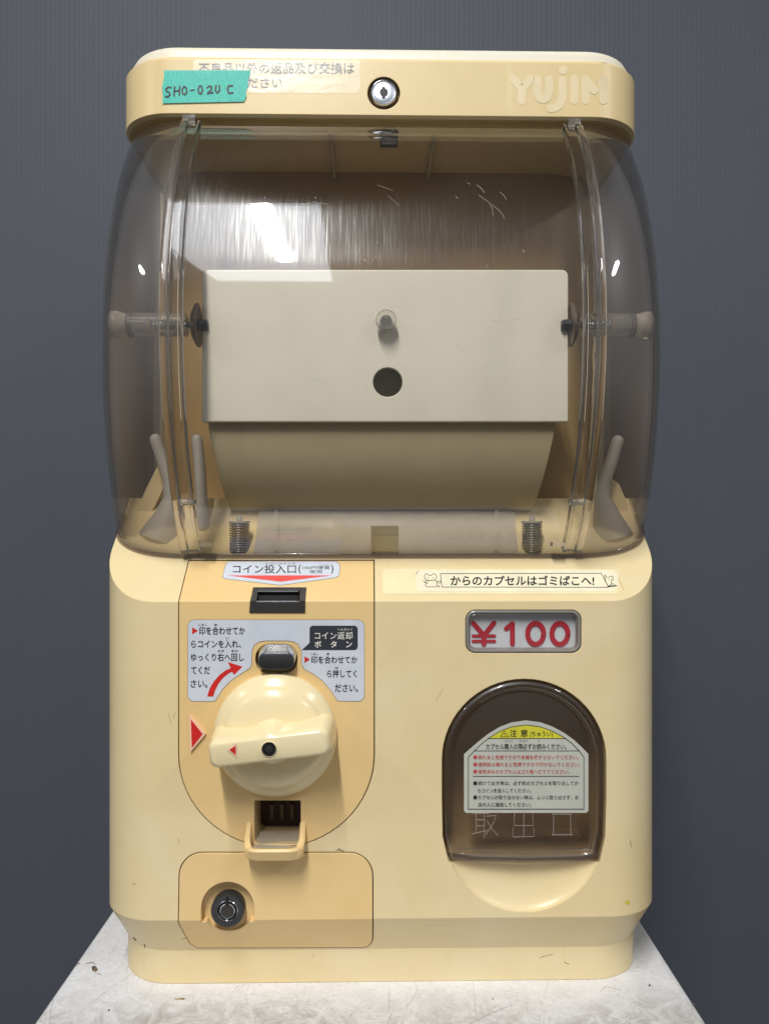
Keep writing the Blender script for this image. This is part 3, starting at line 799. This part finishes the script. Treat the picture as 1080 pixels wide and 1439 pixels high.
# ---- litter reminder sticker on the slope
ls = MB(); F = front(0.5)
ls.poly(F, rrect(537, 799.5, 868, 835, 6), 'oldlabel', 0.0)
lb = rrect(584.5, 801, 868, 831, (6, 12, 12, 8))
ls.poly(F, lb, 'label', 0.25)
ls.stroke(F, [(618.5, 806), (844, 805.5), (854, 825.2), (620.5, 824.8)], 0.8, 'ink', 0.5, closed=True, cap=3)
ls.text(F, 'からのカプセルはゴミばこへ!', (632.5, 808.5, 834, 822.6), 'ink', 0.6, 0.022)
def pen(pts, wd=0.7): ls.stroke(F, pts, wd, 'ink', 0.5, cap=3)
pen([(596, 810), (597.5, 806.5), (600, 806), (602.5, 808.5), (606, 808.3), (608.5, 806), (611.5, 806.8), (613, 810), (612.5, 813), (610, 815), (604, 815.5), (599, 815), (596.6, 812.8), (596, 810)])
pen([(599, 815.2), (597, 818), (597.5, 823), (600, 824.5), (617, 824.5)]); pen([(594, 816), (597, 818), (600, 820), (601, 816.5)]); pen([(611, 815), (613.5, 818), (613, 822), (617, 823.5)]); pen([(613, 817), (618.5, 816), (618.5, 819), (614, 819)])
pen([(601, 811.5), (601.4, 812)], 1.0); pen([(607.5, 811.5), (608, 812)], 1.0)
pen([(849, 807.5), (851, 811), (855, 811), (858.5, 809.5), (860.5, 811), (860.5, 814.5), (857.5, 817.5), (858.5, 821), (853.5, 823.5), (850.5, 818), (848.5, 811), (849, 807.5)]); pen([(854.5, 824), (865, 823)], 1.8); pen([(859, 820), (862.5, 821)]); pen([(854.5, 814.5), (855, 815)], 1.0); pen([(858, 814), (858.4, 814.4)], 1.0)
ls.stroke(F, [(868, 812), (873, 823), (876, 830)], 0.5, 'stain', 0.1)
ls.stroke(F, [(584.5, 807), (588, 801.4)], 0.7, 'mark', 0.4)
ls.build('litter_sticker', ROOT, 0, recalc=False)

# ---- top cap
ca = MB()
ca.loft([plan(CW-4, CR, CD+4, 706, 598), plan(CW, CR, CD, 710, 602), plan(CW, CR, CD, 710, 682), plan(CW-2.5, CR, CD+2.5, 707, 686)], 'cap')
co = solid(ca)
kx2, _, kz2 = ray_at(539, 131, CD)
tl = MB(); tl.lathe_y([(24.2, CD-20), (24.2, CD+13)], kx2, kz2, 'inner', 48)
boolean(co, solid(tl))
cap = take(co, 'top_cap', ROOT, 30)
ld = MB()
ld.loft([plan(CW-7, CR, CD+7, 702, 684), plan(CW-7, CR, CD+7, 702, 697), plan(CW-10, CR, CD+10, 699, 704.5), plan(CW-18, CR-6, CD+18, 692, 709)], 'lid')
ld.build('ivory_lid', cap, 40)
lk = MB()
lk.lathe_y([(21.5, CD+13), (21.5, CD+6), (19, CD+3.5)], kx2, kz2, 'darkrubber', 40)
lk.lathe_y([(19.2, CD+12), (19.2, CD-1.5), (18.4, CD-3.2), (17.2, CD-3.6), (16.2, CD-2.4), (15.6, CD-1.0)], kx2, kz2, 'chrome', 48)
lk.lathe_y([(15.6, CD-0.8), (15.2, CD-2.0), (14.6, CD-2.4), (6.2, CD-2.4)], kx2, kz2, 'brushed', 48)
lk.lathe_y([(6.4, CD-2.5), (6.4, CD-2.8)], kx2, kz2, 'black', 24)
lk.box(kx2-2.8, kx2+2.0, CD-3.2, CD-2.4, kz2-9, kz2+8, 'black')
lk.build('cap_lock', cap, 35)

F = capf(0.35)
nf = MB()
nf.poly(F, rrect(272, 84.5, 506, 131, 5), 'film', 0.9)
nf.text(F, '不良品以外の返品及び交換は', (279, 88, 497.5, 104), 'ink_soft', 0.3, 0.006)
nf.text(F, 'ご遠慮ください', (279.5, 108.5, 396.5, 124), 'ink_soft', 0.3, 0.006)
nf.build('notice_sticker', cap, 0, recalc=False)
tpm = MB(); nx, ny = 26, 6; v = []; f = []
for j in range(ny+1):
    for i in range(nx+1):
        u_, t_ = i/nx, j/ny
        xl = 230.5-2.5*t_ + 1.0*math.sin(t_*9); xr = 352-8*t_ + 1.2*math.sin(t_*17)
        yt = 99.5+0.0*u_; yb = 146-2.5*u_
        v.append(F(xl+(xr-xl)*u_, yt+(yb-yt)*t_, 1.3))
for j in range(ny):
    for i in range(nx):
        a_ = j*(nx+1)+i; f.append((a_, a_+nx+1, a_+nx+2, a_+1))
tpm.add(v, f, 'tape')
def marker(pts, wd=2.2): tpm.stroke(F, pts, wd, 'ink', 1.7, cap=4)
marker([(241, 124), (237, 123.5), (233.5, 126), (235, 129.5), (239, 131), (239.5, 134), (236.5, 137), (233, 136.5)])
marker([(246, 123), (245, 135.5)]); marker([(253, 122), (252.5, 134.5)]); marker([(245.5, 129.5), (252.5, 128)])
marker([(259.5, 122.5), (256.5, 126), (257, 132), (260, 134), (263, 130.5), (262.5, 124.5), (259.5, 122.5)]); marker([(268, 128), (273, 127.2)], 1.8)
marker([(281, 121.5), (278.8, 126), (280, 132), (283, 132.8), (285, 128), (284, 122.5), (281, 121.5)])
marker([(291.5, 124.5), (294.5, 121.8), (298, 123), (297, 127.5), (292, 132), (299.5, 131)]); marker([(304, 121), (303, 128), (305.5, 131.5), (309, 128), (308.5, 121)])
marker([(327, 121.5), (322, 121.5), (319.8, 126), (321.5, 131.8), (327.5, 131.5)], 2.4)
tpm.build('masking_tape', cap, 60, recalc=False)
lg = MB()
lg.poly(F, rrect(712, 88, 853, 161, 3), 'logo_film', -0.2)
for pts in ([(721, 111), (733, 125)], [(745, 111), (733, 125), (732.5, 142)], [(754.5, 112), (754.5, 130), (756.5, 136), (760.5, 139.5), (765, 139.5), (769, 136), (771, 130), (771, 112)],
            [(789.5, 113), (789.5, 136), (788, 143), (784, 148.5), (779, 151.5), (773, 152.5)], [(806.5, 111), (806.5, 141)], [(822, 141), (822, 112), (834, 127), (846, 112), (847, 141)]):
    lg.stroke(F, pts, 11.5, 'logo', -0.05, cap=8)
lg.disc(F, (790.5, 98.5), 6.2, 6.2, 'logo', -0.05)
lg.build('faded_logo', cap, 0, recalc=False)

# ---- smoked windows of the dome
ZM, RD = 271.0, 471.0
def f_front(z): return -63 + RD - math.sqrt(max(RD*RD-(z-ZM)**2, 1))
def w_side(z): return 407-16*((z-240)/358)**2 if z > 240 else 407-4*((z-240)/295)**2
def s_dep(z):
    t = (z+55)/653.0; return 68*(1-t)+88*t + 52*4*t*(1-t)*0.95
XR = 286.0
def plan_curve(z, u):
    """u 0..1 front half corner, 1..2 straight side back to the rear"""
    if u <= 1:
        a = u*PI/2; return (XR+(w_side(z)-XR)*math.sin(a), f_front(z)+s_dep(z)*(1-math.cos(a)))
    y0 = f_front(z)+s_dep(z); y1 = 344.0
    return (w_side(z), y0+(y1-y0)*(u-1))
def sheet(grid, th, mat, name, parent, smooth=60):
    """give a grid of points a thickness along its normals (inward)"""
    J, I = len(grid), len(grid[0]); P = [[Vector(p) for p in r] for r in grid]; Q = []
    for j in range(J):
        row = []
        for i in range(I):
            du = P[j][min(i+1, I-1)]-P[j][max(i-1, 0)]; dv = P[min(j+1, J-1)][i]-P[max(j-1, 0)][i]
            nn = du.cross(dv).normalized(); row.append(P[j][i]-nn*th)
        Q.append(row)
    mb = MB(); v = [tuple(p) for r in P for p in r] + [tuple(p) for r in Q for p in r]; k = J*I; f = []
    for j in range(J-1):
        for i in range(I-1):
            a = j*I+i; f.append((a, a+1, a+I+1, a+I)); f.append((k+a, k+a+I, k+a+I+1, k+a+1))
    for i in range(I-1):
        f.append((i, k+i, k+i+1, i+1)); a = (J-1)*I+i; f.append((a, a+1, k+a+1, k+a))
    for j in range(J-1):
        a = j*I; f.append((a, a+I, k+a+I, k+a)); a = j*I+I-1; f.append((a, k+a, k+a+I, a+I))
    mb.add(v, f, mat); return mb.build(name, parent, smooth)
NZ = 44
zs = [-58+(602+58)*j/NZ for j in range(NZ+1)]
fw = sheet([[(XR*(2*i/16-1), f_front(z), z) for i in range(17)] for z in zs], 5, 'smoke', 'front_window', ROOT)
def side(sg):
    us = [k/18 for k in range(19)] + [1+k/10 for k in range(1, 11)]
    g = [[(sg*plan_curve(z, u)[0], plan_curve(z, u)[1], z) for u in us] for z in zs]
    if sg < 0: g = [r[::-1] for r in g]
    return sheet(g, 5, 'smoke_side', 'side_window', ROOT)
sides = [side(-1), side(1)]

# clear ribs where the panels join
def rib(sg):
    sec = [(-20, 6), (-20, -1.5), (-18.5, -4), (-15.5, -4), (-14, -1.5), (-3, -1.5), (-1, -6), (7.5, -6), (9.5, -4), (9.5, 6), (2, 7), (-6, 5), (-13, 7)]
    rings = []
    for z in zs[1:-1]:
        sl = (z-ZM)/math.sqrt(RD*RD-(z-ZM)**2)
        nv = Vector((0, -1, sl)).normalized()
        rings.append([(sg*(XR+a), f_front(z)+nv.y*(-b)*1.0 + (s_dep(z)*(1-math.sqrt(max(0, 1-(a/110)**2))) if a > 0 else 0), z+nv.z*(-b)) for a, b in sec])
    mb = MB(); mb.loft(rings, 'rib'); o = mb.build('window_rib', fw, 50)
    for (px, py, wd, hh) in ((266, 170, 9, 7), (262, 705, 11, 4), (289, 765, 9, 3)):
        cl = MB()
        X = ray_at(px, py, lambda x, z: f_front(z)-5)[0]; zz = ray_at(px, py, lambda x, z: f_front(z)-5)[2]
        X = abs(X)
        cl.box(sg*X-wd, sg*X+wd, f_front(zz)-9, f_front(zz)+6, zz-hh, zz+hh, 'rod')
        cl.build('rib_clip', o, 40)
rib(-1); rib(1)
hl = MB(); DF = lambda px, py, l=0.0: (lambda p: (p[0], p[1]-0.4-l, p[2]))(ray_at(px, py, lambda x, z: f_front(z)))
for pts, wd in (([(670, 260), (676, 265), (680, 271)], 0.9), ([(672, 274), (686, 284), (691, 292), (692.5, 303)], 0.7), ([(690, 287), (700, 295), (706, 302), (708, 308)], 0.7), ([(702, 270), (707, 274), (711, 281)], 0.8),
                ([(656, 257), (660, 259)], 0.8), ([(640, 276), (643, 279)], 1.0), ([(734, 351), (736, 354)], 1.4), ([(683, 376), (685, 371)], 0.8), ([(510, 364), (514, 367)], 1.3), ([(640, 485), (655, 495)], 0.5), ([(820, 340), (822, 344)], 0.9),
                ([(440, 530), (460, 540)], 0.5), ([(700, 440), (720, 432), (735, 434)], 0.5), ([(690, 450), (712, 452), (730, 447)], 0.5), ([(545, 275), (562, 290)], 0.45), ([(530, 260), (552, 268)], 0.45), ([(420, 288), (440, 284), (460, 287)], 0.5)):
    hl.stroke(DF, pts, wd*0.75, 'hairline', 0.0, cap=3)
for px, py in ((283, 291), (306, 290), (443, 278), (487, 163), (355, 286), (530, 341), (372, 278), (345, 330), (528, 362)): hl.disc(DF, (px, py), 0.9, 0.9, 'hairline', 0.1, 8)
absorb(fw, hl)

# flange where the dome stands on the body
fg = MB(); rings = []
pathf = []
for sg in (-1, 1):
    pts = []
    for k in range(25):
        u = k/18.0
        z = -50.0
        for _ in range(12):
            x, y = plan_curve(z, min(u, 1.0)); 
            if u > 1: y += (u-1)*90
            z = min(-112+SLOPE*y, 38)
        pts.append((sg*x, y, z))
    pathf += pts[::-1] if sg < 0 else pts
for i, p in enumerate(pathf):
    a, b = Vector(pathf[max(i-1, 0)]), Vector(pathf[min(i+1, len(pathf)-1)])
    t = (b-a); n2 = Vector((t.y, -t.x, 0)).normalized()
    rings.append([(p[0]+n2.x*o, p[1]+n2.y*o, p[2]+h-1.5) for o, h in ((-5, -1), (2.6, -1), (3.0, 4.5), (2.0, 7), (-3, 7))])
fg.loft(rings, 'smoke_door'); fg.build('window_flange', fw, 50)
tb = MB(); DT = lambda x, z: f_front(z)+7
tr_ = []
for py in (739, 749, 760, 770, 778):
    l_, r_ = ray_at(521, py, DT), ray_at(560, py, DT)
    tr_.append([l_, r_, (r_[0], r_[1]+4, r_[2]), (l_[0], l_[1]+4, l_[2])])
tb.loft(tr_, 'tabcol'); l_, r_ = ray_at(521, 752, DT), ray_at(560, 752, DT)
tb.tube([l_, r_], 1.0, 'fin', 6); tb.build('window_tab', fw, 30)

# rear column of the dome: cream rims with a cream back wall between, its shade put into brown
bc = MB()
bc.loft([plan(404, 14, 344, 706, 30, 6, 60), plan(404, 14, 344, 706, 604, 6, 60)], 'cream')
bo_ = solid(bc)
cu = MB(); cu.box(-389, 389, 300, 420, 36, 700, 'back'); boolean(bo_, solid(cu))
bkp = take(bo_, 'back_panel', ROOT, 30)
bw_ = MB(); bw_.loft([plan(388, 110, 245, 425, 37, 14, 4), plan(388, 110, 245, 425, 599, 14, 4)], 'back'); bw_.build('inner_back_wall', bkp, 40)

# ---- display plate, hopper, axles
pl = MB(); dP = 46.0
po = xz([(x, y) for x, y in rrect(284, 379, 798, 593, (9, 9, 2, 2), 6)], dP)
pl.loft([[(x, dP+8, z) for x, z in po], [(x, dP+1.2, z) for x, z in po], [(x, dP, z) for x, z in offset_poly(po, -1.2)]], 'plate')
ps = solid(pl); hx, _, hz_ = ray_at(544.5, 537, dP)
tl = MB(); tl.lathe_y([(21.5, dP-10), (21.5, dP+20)], hx, hz_, 'plate', 40); boolean(ps, solid(tl))
plate = take(ps, 'display_plate', ROOT, 30)
ex = MB(); pz0 = po[0]; zt_ = ray_at(540, 379, dP)[2]; zb_ = ray_at(540, 593, dP)[2]; xa = ray_at(287, 379, dP)[0]+4; xb = ray_at(795, 379, dP)[0]-4
ex.box(xa, xb, dP+8, dP+30, zt_-8, zt_-3, 'plate'); ex.build('plate_return', plate, 30)
bx = MB(); bx.box(xa+10, xb-10, dP+70, dP+76, zb_-4, zt_-8, 'plate'); bx.box(xa+10, xb-10, dP+9, dP+70, zt_-13, zt_-9, 'plate'); bx.build('plate_shade_box', plate, 30)  # box added behind the plate to block light and keep its hole dark
pg = MB(); gx, _, gz = ray_at(542.5, 449, dP-20)
pg.lathe_y([(8, dP+1), (8, dP-10), (14.5, dP-12), (15, dP-13), (15, dP-19), (14, dP-20.5), (3.5, dP-20.5), (3, dP-19), (2, dP-19)], gx, gz, 'peg', 32)
pg.build('clear_peg', plate, 40)

hp = MB(); zb = ray_at(540, 593, dP)[2]
rows = []
for k in range(15):
    t = k/14; a = t*PI/2*0.96
    rows.append((dP+14+118*(1-math.cos(a))*0.95+t*8, zb+4-(zb-6)*math.sin(a)*1.0))
sec = [(y, z) for y, z in rows]; half0, half1 = 258, 236
rings = []
for i, (y, z) in enumerate(sec):
    h = half0+(half1-half0)*math.sin(i/14*PI/2)
    rings.append([(-h, y, z), (h, y, z), (h, y+260 if False else max(y+6, 190), z+3), (-h, max(y+6, 190), z+3)])
hp.loft(rings, 'hopper'); hp.build('hopper_drum', ROOT, 50)

for sg, px_end, px_w in ((-1, 155, 276), (1, 921, 804)):
    ya = 43.0; zc = ray_at(px_w, 457, ya)[2]
    xe = sg*394.0; xw = ray_at(px_w, 457, ya)[0]
    ax = MB()
    ax.lathe_x([(18.5, xe-sg*1), (20.5, xe-sg*3), (20.5, xe-sg*9), (16, xe-sg*24), (14, xe-sg*26)], ya, zc, 'rod_end', 36)
    ax.lathe_x([(14, xe-sg*25), (17.8, xe-sg*27), (17.5, xe-sg*34), (17, xe-sg*80), (16.5, xw+sg*14), (9, xw+sg*14)], ya, zc, 'rod', 36)
    ax.lathe_x([(13.5, xe-sg*4), (10, xe-sg*34), (9, xe-sg*56)], ya, zc, 'rib', 30)
    axo = ax.build('axle_boss', sides[0] if sg < 0 else sides[1], 50)
    scw = MB(); L0 = xe-sg*60; prof = []
    for k in range(22):
        prof.append((6.2 if k % 2 else 4.8, L0+(xw+sg*8-L0)*k/21))
    scw.lathe_x(prof, ya, zc, 'chrome', 24)
    scw.lathe_x([(8.5, xw-sg*3), (8.5, xw-sg*14), (6.5, xw-sg*17)], ya, zc, 'gunmetal', 6)
    scw.build('axle_screw', axo, 30)
    ws = MB(); ws.lathe_x([(9, xw+sg*7), (20, xw+sg*5), (31, xw-sg*1), (31.5, xw-sg*3.5), (22, xw-sg*3.5), (8, xw-sg*2)], ya, zc, 'darkrubber', 40)
    ws.build('axle_washer', axo, 40)

# ---- springs, guide arms and funnel lips at the foot of the dome
for px in (336.5, 747):
    p = ray_at(px, 734, 84); x0, z1 = p[0], p[2]; z0 = -55.0
    mb = MB(); path = []; turns = 15
    for k in range(turns*16+1):
        a = 2*PI*k/16; path.append((x0+14.2*math.cos(a), 84+14.2*math.sin(a), z0+(z1-z0)*k/(turns*16)))
    mb.tube(path, 1.35, 'springsteel', 8); mb.lathe_z([(14.5, z0-6), (14.5, z0+2)], x0, 84, 'darkrubber', 24)
    sp_ = mb.build('coil_spring', ROOT, 60)
    rd = MB(); rd.lathe_z([(11, z0-6), (11, z1-1)], x0, 84, 'gunmetal', 18); rd.lathe_z([(4.5, z1-2), (4.5, z1+8), (3.5, z1+10)], x0, 84, 'frost', 18)  # shaft widened into a dark core, standing in for shade between the coils
    rd.lathe_z([(16, z1-1), (16, z1+2)], x0, 84, 'fin', 20)
    rd.build('spring_guide_dark_core', sp_, 40)
for px in (388, 697):
    a, b = ray_at(px, 782, 72), ray_at(px, 722, 138); mb = MB()
    mb.loft([[(p[0]-3, p[1], p[2]+3), (p[0]+3, p[1], p[2]+3), (p[0]+3, p[1], p[2]+9), (p[0]-3, p[1], p[2]+9)] for p in (a, b)], 'base_sheet'); mb.build('divider_fin', ROOT, 30)

def guide(pts, rads, d, name='guide_arm', mat='frost'):
    P = [ray_at(x, y, d) for x, y in pts]; Q = []; Rr = []
    for i in range(len(P)-1):
        for k in range(6):
            t = k/6; Q.append(tuple(P[i][j]*(1-t)+P[i+1][j]*t for j in range(3))); Rr.append(rads[i]*(1-t)+rads[i+1]*t)
    Q.append(P[-1]); Rr.append(rads[-1])
    p0 = Vector(Q[0]); d0 = (Vector(Q[0])-Vector(Q[1])).normalized(); r0 = Rr[0]
    capq = [(tuple(p0+d0*r0*math.sin(a)), max(r0*math.cos(a), 0.3)) for a in (1.5, 1.2, 0.8, 0.4)]
    mb = MB(); mb.tube([c[0] for c in capq]+Q, [c[1] for c in capq]+Rr, mat, 16); mb.build(name, ROOT, 60)
guide([(219, 618), (228, 645), (238, 675), (242, 700), (236, 730), (226, 758)], [9.5, 9.5, 10, 13, 24, 34], 118)
guide([(277, 618), (281, 660), (284, 715), (286, 745)], [8.5, 9, 9, 10], 120)
guide([(867, 620), (858, 650), (848, 680), (846, 700), (852, 728), (860, 756)], [9.5, 9.5, 10, 13, 22, 32], 118)
def lip(pts, name='funnel_lip'):
    mb = MB(); mb.prism(xz(pts, 150), 146, 156, 'cream'); mb.build(name, ROOT, 30)
lip([(224, 652), (233, 681), (224, 700), (213, 722), (209, 745), (214, 770), (190, 770), (190, 740), (196, 712), (206, 688)])
lip([(857, 672), (868, 680), (879, 706), (884, 735), (886, 765), (862, 765), (865, 740), (858, 715), (846, 694)])

bs = MB(); c = [ray_at(x, y, dd) for x, y, dd in ((356, 783, 71), (728, 783, 71), (722, 722, 138), (364, 722, 138))]
bs.loft([[(p[0], p[1], p[2]+1.5) for p in c], [(p[0], p[1], p[2]+4.5) for p in c]], 'base_sheet'); bs.build('base_sheet', ROOT, 30)

# ---- latch and stiffening lip under the cap
la = MB()
for xa_, xb_, xx in ((-236, -78, -78), (80, 262, 80)):
    la = MB(); la.box(xx-2.5, xx+2.5, 110, 238, 584, 604, 'hopper'); la.build('cap_lip', ROOT, 30)
lt = MB(); a = ray_at(534, 206, 100); b = ray_at(559, 170, 100)
lt.box(a[0], b[0], 98, 120, a[2]+8, 604, 'gunmetal'); lt.box(a[0]+2, b[0]-2, 92, 99, a[2], a[2]+26, 'gunmetal'); lt.build('cap_latch', ROOT, 30)
